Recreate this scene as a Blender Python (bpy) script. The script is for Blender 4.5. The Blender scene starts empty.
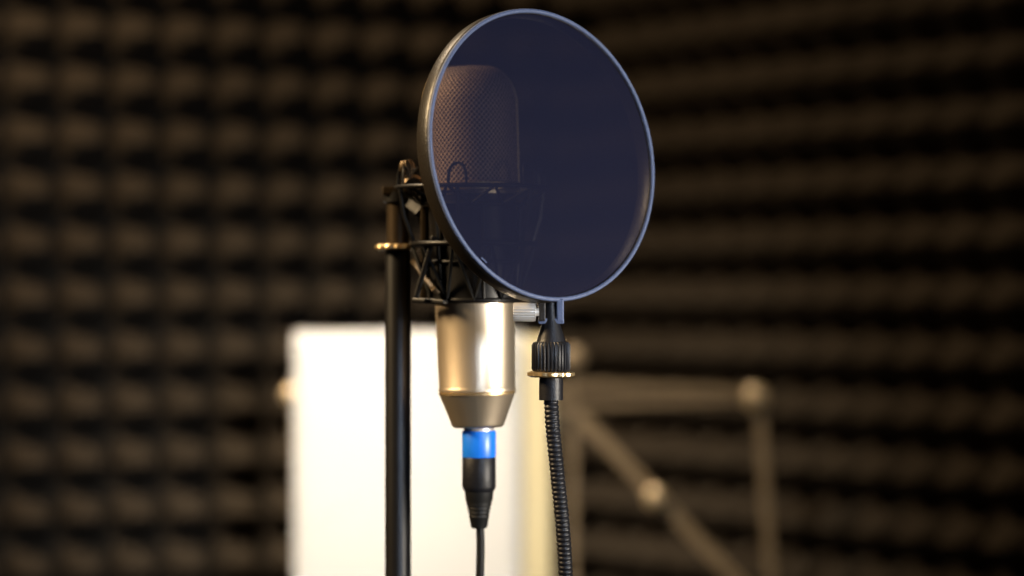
import bpy, math, random
from mathutils import Vector, Matrix
random.seed(3)
F=2418.0; H=1.45
def W(px,py,d): return Vector(((px-512)*d/F, d, H+(288-py)*d/F))
sc=bpy.context.scene
try:
    sc.view_settings.view_transform='Standard'; sc.view_settings.look='None'
except Exception as e: print(e)
col=sc.collection
# ---------------- materials
def mat(name,c,rough=0.5,metal=0.0,c2=None,nscale=60,bump=0.0,bscale=300,coat=0,spec=0.5):
    m=bpy.data.materials.new(name); m.use_nodes=True; nt=m.node_tree; b=nt.nodes['Principled BSDF']
    b.inputs['Roughness'].default_value=rough; b.inputs['Metallic'].default_value=metal
    b.inputs['Coat Weight'].default_value=coat; b.inputs['Specular IOR Level'].default_value=spec
    tc=nt.nodes.new('ShaderNodeTexCoord')
    n=nt.nodes.new('ShaderNodeTexNoise'); n.inputs['Scale'].default_value=nscale; n.inputs['Detail'].default_value=4
    nt.links.new(tc.outputs['Object'],n.inputs['Vector'])
    r=nt.nodes.new('ShaderNodeValToRGB'); c2=c2 or tuple(x*0.8 for x in c)
    r.color_ramp.elements[0].position=.3; r.color_ramp.elements[1].position=.7
    r.color_ramp.elements[0].color=(*c2,1); r.color_ramp.elements[1].color=(*c,1)
    nt.links.new(n.outputs['Fac'],r.inputs['Fac']); nt.links.new(r.outputs['Color'],b.inputs['Base Color'])
    if bump:
        n2=nt.nodes.new('ShaderNodeTexNoise'); n2.inputs['Scale'].default_value=bscale
        nt.links.new(tc.outputs['Object'],n2.inputs['Vector'])
        bp=nt.nodes.new('ShaderNodeBump'); bp.inputs['Strength'].default_value=bump; bp.inputs['Distance'].default_value=0.001
        nt.links.new(n2.outputs['Fac'],bp.inputs['Height']); nt.links.new(bp.outputs['Normal'],b.inputs['Normal'])
    return m
M_foam=mat('acoustic_foam',(0.062,0.046,0.030),0.95,c2=(0.046,0.034,0.022),nscale=6,bump=.4,bscale=200,spec=0.1)
M_floor=mat('carpet_floor',(0.03,0.025,0.022),0.95,bump=.5)
M_ceil=mat('ceiling_paint',(0.05,0.042,0.035),0.9)
M_blk=mat('black_satin_metal',(0.005,0.0045,0.0045),0.4,0.0,spec=.22)
M_brz=mat('brown_dark_metal',(0.06,0.042,0.024),0.38,0.8)  # brown hardware metal; on the upper tube it stands in for light
M_plastic=mat('black_plastic',(0.007,0.007,0.009),0.42,bump=.2,bscale=900,spec=.28)
M_hoop=mat('hoop_plastic',(0.013,0.010,0.007),0.36,bump=.2,bscale=800,spec=.32)
M_edge=mat('hoop_cool_lit_plastic',(0.070,0.092,0.165),0.55,bump=.3,bscale=800,spec=.35)  # blue-grey paints cool light onto the front of the hoop plastic
M_gold=mat('brass',(0.60,0.44,0.23),0.35,0.9)
M_sil=mat('nickel',(0.65,0.63,0.60),0.35,0.6)
M_body=mat('champagne_mic_body',(0.85,0.71,0.53),0.34,0.94,c2=(0.81,0.67,0.50),bump=.1,bscale=1500)
M_rub=mat('black_rubber',(0.006,0.006,0.006),0.55,spec=.2)
M_blue=mat('blue_ring_plastic',(0.008,0.16,0.74),0.35)
M_paper=mat('sheet_paper',(0.86,0.82,0.74),0.8,c2=(0.83,0.79,0.71),nscale=8)
M_paper_glow=mat('lamp_glow_paper',(0.85,0.72,0.42),0.8,c2=(0.82,0.68,0.38),nscale=8)  # cream tint stands in for warm lamp glow on the sheet
M_stand=mat('music_stand_steel',(0.29,0.20,0.105),0.5,0.4)
M_knob=mat('rivet_steel',(0.72,0.52,0.28),0.35,0.5)
def mesh_cloth():
    m=bpy.data.materials.new('nylon_pop_mesh'); m.use_nodes=True; nt=m.node_tree; b=nt.nodes['Principled BSDF']
    out=nt.nodes['Material Output']
    b.inputs['Base Color'].default_value=(0.0064,0.0070,0.0175,1); b.inputs['Roughness'].default_value=0.85
    b.inputs['Specular IOR Level'].default_value=0.05
    tc=nt.nodes.new('ShaderNodeTexCoord'); n=nt.nodes.new('ShaderNodeTexNoise'); n.inputs['Scale'].default_value=900
    nt.links.new(tc.outputs['Object'],n.inputs['Vector'])
    mr=nt.nodes.new('ShaderNodeMapRange'); mr.inputs['To Min'].default_value=0.79; mr.inputs['To Max'].default_value=0.95
    nt.links.new(n.outputs['Fac'],mr.inputs['Value'])
    t=nt.nodes.new('ShaderNodeBsdfTransparent'); mx=nt.nodes.new('ShaderNodeMixShader')
    nt.links.new(mr.outputs['Result'],mx.inputs['Fac']); nt.links.new(t.outputs[0],mx.inputs[1]); nt.links.new(b.outputs[0],mx.inputs[2])
    nt.links.new(mx.outputs[0],out.inputs['Surface'])
    return m
M_mesh=mesh_cloth()
def grille():
    m=bpy.data.materials.new('mic_wire_grille'); m.use_nodes=True; nt=m.node_tree; b=nt.nodes['Principled BSDF']
    b.inputs['Metallic'].default_value=0.4; b.inputs['Roughness'].default_value=0.55
    uv=nt.nodes.new('ShaderNodeTexCoord'); sep=nt.nodes.new('ShaderNodeSeparateXYZ'); nt.links.new(uv.outputs['UV'],sep.inputs[0])
    def s(out,k):
        a=nt.nodes.new('ShaderNodeMath'); a.operation='MULTIPLY'; a.inputs[1].default_value=k; nt.links.new(out,a.inputs[0])
        c=nt.nodes.new('ShaderNodeMath'); c.operation='SINE'; nt.links.new(a.outputs[0],c.inputs[0]); return c.outputs[0]
    p=nt.nodes.new('ShaderNodeMath'); p.operation='MULTIPLY'
    # diagonal weave: two crossing wire families
    ad=nt.nodes.new('ShaderNodeMath'); ad.operation='MULTIPLY_ADD'; ad.inputs[1].default_value=0.46
    nt.links.new(sep.outputs['Y'],ad.inputs[0]); nt.links.new(sep.outputs['X'],ad.inputs[2])
    sb=nt.nodes.new('ShaderNodeMath'); sb.operation='MULTIPLY_ADD'; sb.inputs[1].default_value=-0.46
    nt.links.new(sep.outputs['Y'],sb.inputs[0]); nt.links.new(sep.outputs['X'],sb.inputs[2])
    nt.links.new(s(ad.outputs[0],2*math.pi*30),p.inputs[0]); nt.links.new(s(sb.outputs[0],2*math.pi*30),p.inputs[1])
    r=nt.nodes.new('ShaderNodeValToRGB'); r.color_ramp.elements[0].position=0.1; r.color_ramp.elements[0].color=(0.62,0.43,0.32,1)
    r.color_ramp.elements[1].position=0.5; r.color_ramp.elements[1].color=(0.06,0.038,0.028,1)
    ab=nt.nodes.new('ShaderNodeMath'); ab.operation='ABSOLUTE'; nt.links.new(p.outputs[0],ab.inputs[0])
    nt.links.new(ab.outputs[0],r.inputs['Fac']); nt.links.new(r.outputs['Color'],b.inputs['Base Color'])
    bp=nt.nodes.new('ShaderNodeBump'); bp.invert=True; bp.inputs['Strength'].default_value=.4; bp.inputs['Distance'].default_value=0.0006
    nt.links.new(ab.outputs[0],bp.inputs['Height']); nt.links.new(bp.outputs['Normal'],b.inputs['Normal'])
    return m
M_grille=grille()
# ---------------- mesh helpers
def empty(name,loc):
    e=bpy.data.objects.new(name,None); e.empty_display_size=.05; e.location=loc; col.objects.link(e)
    e.matrix_world=Matrix.Translation(loc); return e
def mk(name,v,f,m,parent=None,smooth=True,uvs=None,bevel=0,weld=False):
    c=sum((Vector(p) for p in v),Vector())/len(v)
    me=bpy.data.meshes.new(name); me.from_pydata([tuple(Vector(p)-c) for p in v],[],f)
    if uvs:
        l=me.uv_layers.new(name='UVMap')
        for lp in me.loops: l.data[lp.index].uv=uvs[lp.vertex_index]
    me.validate(); me.update()
    if smooth:
        for p in me.polygons: p.use_smooth=True
    me.materials.append(m)
    o=bpy.data.objects.new(name,me); col.objects.link(o)
    if smooth:
        try: me.set_sharp_from_angle(angle=math.radians(38))
        except Exception: pass
    if bevel:
        b=o.modifiers.new('bevel','BEVEL'); b.width=bevel; b.segments=3; b.limit_method='ANGLE'
    if parent:
        o.parent=parent; o.location=c-parent.location
    else: o.location=c
    return o
def basis(n):
    n=Vector(n).normalized(); a=Vector((0,0,1)) if abs(n.z)<.9 else Vector((1,0,0))
    x=a.cross(n).normalized(); y=n.cross(x); return x,y,n
def lathe(name,o,axis,prof,m,parent,seg=64,knurl=None,closed=False):
    x,y,n=basis(axis); o=Vector(o); v=[];uv=[];f=[]
    N=len(prof)
    if knurl: seg=knurl[0]*4
    cum=[0]
    for (r0,h0),(r1,h1) in zip(prof,prof[1:]): cum.append(cum[-1]+math.hypot(r1-r0,h1-h0))
    for i,(r,h) in enumerate(prof):
        for k in range(seg+1):
            a=2*math.pi*k/seg; rr=r
            if knurl and knurl[2]<=h<=knurl[3] and (k%4) in (2,3): rr=r-knurl[1]
            v.append(o+x*math.cos(a)*rr+y*math.sin(a)*rr+n*h); uv.append((k/seg,cum[i]/cum[-1]))
    R=N if closed else N-1
    for i in range(R):
        j=(i+1)%N
        for k in range(seg):
            a=i*(seg+1)+k;b=a+1;c=j*(seg+1)+k+1;d=j*(seg+1)+k
            f.append((a,b,c,d))
    return mk(name,v,f,m,parent,uvs=uv)
def smoothpath(pts,n=12):
    P=[Vector(p) for p in pts]; P=[P[0]*2-P[1]]+P+[P[-1]*2-P[-2]]; out=[]
    for i in range(1,len(P)-2):
        for k in range(n):
            t=k/n; a,b,c,d=P[i-1:i+3]
            out.append(.5*((2*b)+(c-a)*t+(2*a-5*b+4*c-d)*t*t+(3*b-a-3*c+d)*t**3))
    out.append(P[-2]); return out
def resample(path,step):
    out=[path[0]]; acc=0
    for a,b in zip(path,path[1:]):
        L=(b-a).length
        while acc+L>=step and L>0:
            t=(step-acc)/L; a=a.lerp(b,t); out.append(a); L=(b-a).length; acc=0
        acc+=L
    return out
def sweep(name,pts,r,m,parent,seg=14,rf=None,closed=False):
    P=[Vector(p) for p in pts]; n=len(P); v=[];f=[]
    t0=(P[1]-P[0]).normalized(); x,y,_=basis(t0)
    for i,p in enumerate(P):
        if closed: t=(P[(i+1)%n]-P[i-1]).normalized()
        else: t=(P[min(i+1,n-1)]-P[max(i-1,0)]).normalized()
        x=(x-t*x.dot(t)).normalized(); y=t.cross(x); rr=r*(rf(i) if rf else 1)
        for k in range(seg):
            a=2*math.pi*k/seg; v.append(p+x*math.cos(a)*rr+y*math.sin(a)*rr)
    for i in range(n if closed else n-1):
        j=(i+1)%n
        for k in range(seg):
            f.append((i*seg+k,i*seg+(k+1)%seg,j*seg+(k+1)%seg,j*seg+k))
    if not closed: f.append(tuple(range(seg))[::-1]); f.append(tuple((n-1)*seg+k for k in range(seg)))
    return mk(name,v,f,m,parent)
def ring(name,c,R,r,m,parent,axis=(0,0,1),sz=1.0):
    prof=[]
    for k in range(12):
        a=2*math.pi*k/12; prof.append((R+r*math.cos(a),r*sz*math.sin(a)))
    return lathe(name,c,axis,prof,m,parent,seg=96,closed=True)
def bar(name,a,b,w,t,m,parent,up=(0,1,0),bevel=0.0008):
    a=Vector(a);b=Vector(b);d=(b-a).normalized(); up=Vector(up); s=d.cross(up).normalized(); u=s.cross(d).normalized()
    v=[];
    for p in (a,b):
        for sx,sy in ((-1,-1),(1,-1),(1,1),(-1,1)): v.append(p+s*sx*w/2+u*sy*t/2)
    f=[(0,1,2,3)[::-1],(4,5,6,7),(0,1,5,4),(1,2,6,5),(2,3,7,6),(3,0,4,7)]
    return mk(name,v,f,m,parent,smooth=False,bevel=bevel)
# ---------------- room
ZT=2.5
C=Vector((0.097,3.0,0)); 
dl=Vector((-0.679,-0.25,0)).normalized(); dr=Vector((0.422,-0.55,0)).normalized()
A=C+dl*2.4; B=C+dr*3.0; D=Vector((-2.0,-1.3,0)); E=Vector((1.75,-1.3,0))
def foam_wall(name,P,Q,pitch=0.06,hh=0.052,sub=8,cover=None):
    d=(Q-P); L=d.length; d.normalize(); n=Vector((-d.y,d.x,0))
    if n.dot(Vector((0,1,0))-P)<0: n=-n
    nu=int(L/pitch); nv=int(ZT/pitch); v=[];f=[]
    U=nu*sub; V=nv*sub; su=L/U; sv=ZT/V
    for j in range(V+1):
        b=((j%sub)/sub)*2-1
        hb=1-abs(b)**1.35
        for i in range(U+1):
            a=((i%sub)/sub)*2-1
            h=hh*(1-abs(a)**2.6)*hb
            p=P+d*(i*su)+n*h; v.append((p.x,p.y,j*sv))
    for j in range(V):
        for i in range(U):
            a=j*(U+1)+i; f.append((a,a+1,a+U+2,a+U+1))
    m=mk(name,v,f,M_foam,None,smooth=False)
    return m
foam_wall('wall_left',A,C); foam_wall('wall_right',C,B)
foam_wall('wall_west',D,A,sub=2); foam_wall('wall_east',B,E,sub=2); foam_wall('wall_rear',D,E,sub=2)
poly=[A,C,B,E,D]
def slab(name,z0,z1,m):
    n=len(poly); v=[(p.x,p.y,z0) for p in poly]+[(p.x,p.y,z1) for p in poly]
    f=[tuple(range(n)),tuple(range(n,2*n))[::-1]]+[(i,(i+1)%n,n+(i+1)%n,n+i) for i in range(n)]
    mk(name,v,f,m,None,smooth=False)
slab('floor',-0.05,0,M_floor); slab('ceiling',ZT,ZT+.05,M_ceil)
# ---------------- pop filter
DPF=1.27; kp=DPF/F
pf=empty('pop_filter',W(542,155,DPF))
c0=W(545,154.5,DPF)
a=math.radians(40.5); th=math.radians(11)
nrm=Vector((math.sin(a)*math.cos(th),-math.cos(a),math.sin(a)*math.sin(th)))
Rf=148.5*kp
T=18*kp
prof=[(Rf-5.5*kp,-1*kp),(Rf-5*kp,0*kp),(Rf-3*kp,.8*kp),(Rf-1*kp,.3*kp),(Rf,-1*kp),(Rf+.3*kp,-4*kp),(Rf+.3*kp,-T+3*kp),(Rf-1*kp,-T),(Rf-6*kp,-T),(Rf-7*kp,-T+2*kp)]
lathe('hoop',c0,nrm,prof,M_hoop,pf,seg=160,closed=True)
ring('front_edge_bead',c0+nrm*.6*kp,Rf-2.6*kp,2.3*kp,M_edge,pf,nrm)
lathe('nylon_mesh',c0-nrm*1.0*kp,nrm,[(0.0001,0),(Rf*.5,0),(Rf-5*kp,0)],M_mesh,pf,seg=96)
down=(Vector((0,0,-1))+nrm*nrm.z).normalized()
def on_mesh(x,z):
    y=-(nrm.x*x+nrm.z*z)/nrm.y; return c0+Vector((x,y,z))
for i,(x0,z0,x1,z1) in enumerate([(-63,-104,-58,-109)]):
    sweep('lint_%d'%(i+1),[on_mesh(x0*kp,z0*kp),on_mesh((x0+x1)/2*kp+.5*kp,(z0+z1)/2*kp),on_mesh(x1*kp,z1*kp)],.9*kp,M_edge,pf,seg=6)
bp=c0+down*(Rf)-nrm*T*.45
kd=bp.y/F
g=W(551,320,bp.y)
for s,nm in ((-1,'fork_tab_1'),(1,'fork_tab_2')):
    o_=Vector((s*9*kd,0,0))
    bar(nm,Vector((g.x,g.y,bp.z+(4 if s>0 else 1)*kd))+o_,Vector((g.x,g.y,bp.z))+o_-Vector((0,0,19*kd)),7.5*kd,15*kd,M_edge if s>0 else M_hoop,pf)  # right tab takes the painted cool-lit copy, left tab the dark plastic
bar('fork_bridge',Vector((g.x-13*kd,g.y,bp.z-18*kd)),Vector((g.x+13*kd,g.y,bp.z-18*kd)),6*kd,14*kd,M_edge,pf)
zc=W(551,312,bp.y).z
lathe('clamp_screw',Vector((g.x-12*kd,g.y-.003,zc)),(-1,0,0),[(0.0001,0),(4*kd,0),(4*kd,3*kd),(9*kd,3.5*kd),(9.5*kd,6*kd),(9.5*kd,24*kd),(8.5*kd,26*kd),(0.0001,26*kd)],M_sil,pf,knurl=(20,0.9*kd,5*kd,25*kd))
def zl(py): return W(0,py,bp.y).z
base=Vector((g.x,g.y,zl(400)))
def hp(l): return [(r*kd,(400-py)*kd) for r,py in l]
lathe('stem',base,(0,0,1),hp([(.01,400),(12,400),(12,378),(10,377),(10,345),(15,343),(13,336),(8.5,322),(7,316),(5,300),(.01,299)]),M_plastic,pf)
lathe('knurled_nut',base,(0,0,1),hp([(.01,371),(18,371),(19.5,369),(19.5,345),(17.5,342),(12,341),(.01,341)]),M_plastic,pf,knurl=(32,1.2*kd,0,60*kd))
lathe('brass_flange',base,(0,0,1),hp([(.01,377),(21,377),(24,375.6),(24,372.6),(21,371.5),(.01,371.5)]),M_gold,pf,knurl=(14,1.6*kd,(400-376)*kd,(400-372)*kd))
# gooseneck
clampz=0.98
SD=1.37; ks=SD/F
polex=W(398,0,SD).x
gp=smoothpath([W(551,400,bp.y),W(553,430,bp.y),W(558,480,bp.y+.002),W(563,530,bp.y+.004),W(566,590,bp.y+.008),W(566,700,bp.y+.018),W(545,900,bp.y+.05),W(490,1050,bp.y+.085),Vector((polex+.035,SD,clampz))],16)
gp=resample(gp,0.0005)
sweep('gooseneck_tube',gp,7.6*kd,M_plastic,pf,seg=16,rf=lambda i:1.0-0.13*(0.5+0.5*math.cos(2*math.pi*i/5.0)))
lathe('gooseneck_pole_clamp',Vector((polex,SD,clampz-.02)),(0,0,1),[(0.0078,0),(0.017,0),(0.017,0.04),(0.0078,0.04)],M_plastic,pf,seg=32,closed=True)
lathe('gooseneck_ferrule',Vector((polex+.014,SD,clampz)),(1,0,0),[(.0001,0),(.008,0),(.008,.03),(.0001,.03)],M_sil,pf,seg=32)
# ---------------- microphone
MD=1.345; km=MD/F
mic=empty('condenser_microphone',W(477,303,MD))
top=W(469,67,MD); bot=W(478,427,MD); ax=(top-bot).normalized()
def mp(l): return [(max(r,.01)*km,(427-py)*km) for r,py in l]
lathe('body',bot,ax,mp([(0,427),(24,427),(26,425.5),(26.5,424),(36.5,397),(37.6,394.5),(36.8,393.2),(36.8,391.8),(38.4,391),(38.6,388.5),(38.2,387),(38.0,386.4),(39.8,303),(40.5,250),(41.5,200),(44,190),(0,189)]),M_body,mic,seg=96)
lathe('groove_ring',bot,ax,mp([(37,394),(38.6,393.6),(38.6,391.8),(37,391.4)]),M_gold,mic,seg=96,closed=True)
gr=[(46.2,186)]+[(46.2,186-8*i) for i in range(1,10)]
for i in range(1,15):
    t=i/14*math.pi/2; gr.append((18+28.2*math.cos(t),106-39*math.sin(t)))
gr.append((0,66.5))
lathe('grille_head',bot,ax,mp(gr),M_grille,mic,seg=96)
lathe('head_collar',bot,ax,mp([(43,192),(48,191),(48,184),(46,183)]),M_gold,mic,seg=96)
sweep('grille_seam_band',[bot+ax*((427-py)*km)+Vector((r*km,0,0)) for r,py in [(x+.5,y) for x,y in gr]]+[bot+ax*((427-py)*km)-Vector((r*km,0,0)) for r,py in [(x+.5,y) for x,y in gr][::-1][1:]],1.3*km,M_gold,mic,seg=8)
# xlr connector + cable
xlr=empty('xlr_cable',W(479,440,MD)); kx=km
xb=W(479,530,MD)
def xp(l): return [(max(r,.01)*kx,(530-py)*kx) for r,py in l]
lathe('latch_collar',xb,(0,0,1),xp([(0,432),(15,432),(15,428),(0,428)]),M_sil,xlr,seg=48)
lathe('blue_ring',xb,(0,0,1),xp([(0,457),(16.5,457),(17,455.5),(17,432),(16.3,430.5),(0,430)]),M_blue,xlr,seg=48)
lathe('connector_shell',xb,(0,0,1),xp([(0,492),(14,492),(16,489),(16.8,486),(16.8,458),(16,456.5),(0,456.5)]),M_plastic,xlr,seg=48)
lathe('strain_relief',xb,(0,0,1),xp([(0,528),(7.5,528),(8.5,526),(9.5,518),(10.3,517),(9.8,514),(11,513),(10.6,510),(11.8,509),(11.4,506),(12.6,505),(12.5,502),(13.5,500),(14.5,490),(0,489)]),M_rub,xlr,seg=48)
cp=smoothpath([W(480,524,MD),W(480.5,545,MD),W(480,576,MD),W(478,650,MD),W(480,850,MD),W(520,1400,MD-.02),Vector((.10,MD-.04,.25)),Vector((0.16,MD-.06,.03)),Vector((.24,MD-.06,.006)),Vector((.45,MD+.04,.006)),Vector((.75,MD-.04,.006))],14)
sweep('cable',cp,4.2*kx,M_rub,xlr,seg=12)
# ---------------- shock mount
sm=empty('shock_mount',W(477,240,MD))
def cc(py): return bot+ax*((427-py)*km)
def cr(py,R,ang): return cc(py)+Vector((math.cos(ang)*R*km,math.sin(ang)*R*km,0))
ring('upper_outer_ring',cc(188),76*km,2.2*km,M_blk,sm)
ring('lower_outer_ring',cc(244),62*km,2.8*km,M_blk,sm)
ring('inner_upper_ring',cc(205),50*km,2.4*km,M_blk,sm)
ring('inner_lower_ring',cc(300),43*km,2.8*km,M_blk,sm)
ring('inner_mid_ring',cc(262),46*km,2.2*km,M_blk,sm)
lathe('clamp_sleeve',cc(300),ax,[(42.5*km,0),(44*km,0),(44*km,105*km),(42.5*km,105*km)],M_blk,sm,closed=True)
for i in range(6):
    an=math.radians(20+60*i)
    sweep('outer_strut_%d'%(i+1),[cr(188,76,an),cr(216,72,an),cr(244,62,an)],2.2*km,M_blk,sm,seg=8)
    sweep('inner_strut_%d'%(i+1),[cr(205,50,an+.4),cr(262,46,an+.4),cr(300,43,an+.4)],2.2*km,M_blk,sm,seg=8)
    h=[cr(188,76,an-.12),cr(172,74,an-.1),cr(166,70,an),cr(172,74,an+.1),cr(188,76,an+.12)]
    sweep('hook_%d'%(i+1),smoothpath(h,6),1.5*km,M_blk,sm,seg=8)
n=20; zz=[]
for i in range(n):
    an=2*math.pi*i/n
    zz.append(cr(244,62,an) if i%2==0 else cr(299,45,an))
sweep('elastic_cord_lower',sum([[zz[i].lerp(zz[(i+1)%n],t/6) for t in range(6)] for i in range(n)],[]),1.9*km,M_rub,sm,seg=8,closed=True)
zz=[]
for i in range(n):
    an=2*math.pi*i/n
    zz.append(cr(188,76,an) if i%2==0 else cr(205,52,an))
sweep('elastic_cord_upper',sum([[zz[i].lerp(zz[(i+1)%n],t/6) for t in range(6)] for i in range(n)],[]),1.6*km,M_rub,sm,seg=8,closed=True)
# bracket to stand
bar('bracket_plate',W(424,180,MD+.01),W(424,300,MD+.01),6*km,24*km,M_brz,sm)
bar('bracket_arm',W(408,200,SD),W(424,212,MD+.01),15*km,14*km,M_blk,sm)
bar('bracket_brace',W(414,262,SD-.012),W(436,292,MD-.025),6*km,8*km,M_brz,sm)
bar('bracket_brace_2',W(434,236,MD-.02),W(416,298,MD-.02),5*km,7*km,M_blk,sm)
bar('bracket_foot',W(414,300,MD-.01),W(446,302,MD-.024),5*km,8*km,M_blk,sm)
lathe('swivel_barrel',W(414,186,MD),(0,-1,0),[(.0001,-12*km),(11*km,-12*km),(11*km,12*km),(8*km,15*km),(.0001,15*km)],M_brz,sm,seg=32)
lathe('thumb_screw',W(409,178,MD-.012),(-.2,-.1,1),[(.0001,0),(4*km,0),(4*km,8*km),(8*km,8*km),(8*km,14*km),(5*km,18*km),(.0001,18*km)],M_brz,sm,knurl=(12,1*km,8*km,15*km))
# ---------------- mic stand
st=empty('microphone_stand',Vector((polex,SD,0)))
pz=W(0,250,SD).z
o=Vector((polex,SD,0))
lathe('lower_tube',o,(0,0,1),[(.0001,.03),(13*ks,.03),(13*ks,pz-.002),(12*ks,pz),(.0001,pz)],M_blk,st,seg=48)
zt=W(0,192,SD).z
lathe('upper_tube',o,(0,0,1),[(.0001,pz),(11.5*ks,pz),(11.5*ks,zt),(.0001,zt)],M_brz,st,seg=48)  # brown metal here paints the light falling on the tube
lathe('brass_flange',o,(0,0,1),[(.0001,pz),(20*ks,pz),(23*ks,pz+1.5*ks),(23*ks,pz+4*ks),(20*ks,pz+6*ks),(.0001,pz+6*ks)],M_gold,st,knurl=(16,1.5*ks,pz+ks,pz+5*ks))
bar('top_plate',Vector((polex-15*ks,SD,zt+1*ks)),Vector((polex+27*ks,SD,zt+1*ks)),8*ks,28*ks,M_brz,st)
lathe('top_cap',Vector((polex,SD,zt)),(0,0,1),[(.0001,0),(15*ks,0),(15*ks,-10*ks),(.0001,-10*ks)][::-1],M_blk,st,seg=32)
lathe('weighted_base',o,(0,0,1),[(.0001,0),(.13,0),(.135,.006),(.13,.014),(.04,.03),(.02,.05),(.0001,.05)],M_blk,st,seg=72)
# ---------------- music stand
ND=2.57; kn=ND/F
ms=empty('music_stand',Vector((W(570,0,ND).x,ND,0)))
def N(px,py,off=0):
    return W(px+3,py+5,ND+off+(288-py)*kn*0.12)
def nb(nm,a,b,w=11,off=0,m=M_stand): bar(nm,N(*a,off),N(*b,off),w*kn,0.003,m,ms)
nb('arm_upper_right',(570,380),(756,387),9); nb('arm_lower_right',(570,402),(756,394),7,.004)
nb('arm_upper_left',(570,386),(286,386),12); nb('arm_lower_left',(570,408),(286,396),9,.004)
nb('diagonal_right',(560,394),(765,608),14,.008); nb('diagonal_left',(575,398),(330,612),15,.008)
nb('side_right',(756,392),(772,640),11,.004); nb('side_left',(294,392),(300,640),11,.004)
nb('bottom_rail',(294,640),(772,640),14); 
bar('page_ledge',N(292,645,-.012),N(772,645,-.012),.004,.05,M_stand,ms)
nb('hub_post',(570,360),(570,660),8,.014)
def disc(nm,px,py,r,off=-.004,m=M_knob):
    lathe(nm,N(px,py,off),(0,-1,0),[(.0001,-.008),(r*kn,-.008),(r*kn,.002),(r*.6*kn,.005),(.0001,.006)],m,ms,seg=32)
disc('rivet_right',753,393,13); disc('rivet_left',288,390,9); disc('rivet_diagonal',652,493,11); disc('hub_knob',570,354,13,m=M_stand)
o=Vector((W(573,0,ND).x,ND+.0,0)); zt=N(570,655).z
lathe('column',o,(0,0,1),[(.0001,.12),(.011,.12),(.011,.7),(.008,.7),(.008,zt),(.0001,zt)],M_stand,ms,seg=24)
for i in range(3):
    an=math.radians(90+120*i); d=Vector((math.cos(an),math.sin(an),0))
    sweep('leg_%d'%(i+1),[o+Vector((0,0,.42)),o+d*.25+Vector((0,0,.008))],.007,M_stand,ms,seg=10)
    sweep('leg_brace_%d'%(i+1),[o+Vector((0,0,.14)),o+d*.135+Vector((0,0,.2))],.005,M_stand,ms,seg=8)
def sheet(nm,x0,x1,y0,y1,off,m,curl=.006):
    v=[];f=[];n=16
    for j in range(n+1):
        for i in range(n+1):
            u=i/n;w=j/n; v.append(N(x0+(x1-x0)*u,y0+(y1-y0)*w,off-curl*math.sin(u*math.pi)))
    for j in range(n):
        for i in range(n):
            a=j*(n+1)+i; f.append((a,a+1,a+n+2,a+n+1))
    ob=mk(nm,v,f,m,ms); s=ob.modifiers.new('t','SOLIDIFY'); s.thickness=.0006
sheet('sheet_music_page_1',291,520,327,640,-.012,M_paper)
sheet('sheet_lamp_glow_strip',500,549,332,640,-.007,M_paper_glow,.002)  # extra strip carrying the painted warm glow at the right edge
# ---------------- lights
def area(name,loc,tgt,size,power,colr,sy=None):
    l=bpy.data.lights.new(name,'AREA'); l.energy=power; l.color=colr; l.size=size
    if sy: l.shape='RECTANGLE'; l.size_y=sy
    o=bpy.data.objects.new(name,l); o.location=loc; o.rotation_euler=(Vector(tgt)-Vector(loc)).to_track_quat('-Z','Y').to_euler(); col.objects.link(o); return o
area('ceiling_lamp_warm',(-.65,2.0,2.42),(-.68,2.35,0),.3,13.5,(1,.78,.53))
area('studio_lamp_warm',(-1.1,1.15,2.2),(-.08,1.34,1.5),.35,2.6,(1,.72,.40)).data.spread=math.radians(35)
area('soft_front_cool',(.9,-.4,1.9),(0.02,1.3,1.5),.6,1.05,(.62,.76,1)).data.spread=math.radians(28)  # bare cool area light from the front right, no window modelled
area('softbox_side',(1.0,.75,1.35),(0,1.3,1.4),.3,1.6,(1,.91,.78)).data.spread=math.radians(40)
area('sheet_spot',(-.35,1.7,2.3),W(410,470,ND),.2,1.45,(1,.92,.80)).data.spread=math.radians(40)
w=bpy.data.worlds.new('World'); sc.world=w; w.use_nodes=True
w.node_tree.nodes['Background'].inputs[0].default_value=(.5,.45,.4,1); w.node_tree.nodes['Background'].inputs[1].default_value=.02
# ---------------- camera
cd=bpy.data.cameras.new('camera'); cam=bpy.data.objects.new('camera',cd); col.objects.link(cam)
cam.location=(0,0,H); cam.rotation_euler=(math.radians(90),0,0); cd.lens=F*36/1024; cd.sensor_width=36
cd.dof.use_dof=True; cd.dof.focus_distance=1.265; cd.dof.aperture_fstop=3.5; cd.clip_start=.01
sc.camera=cam
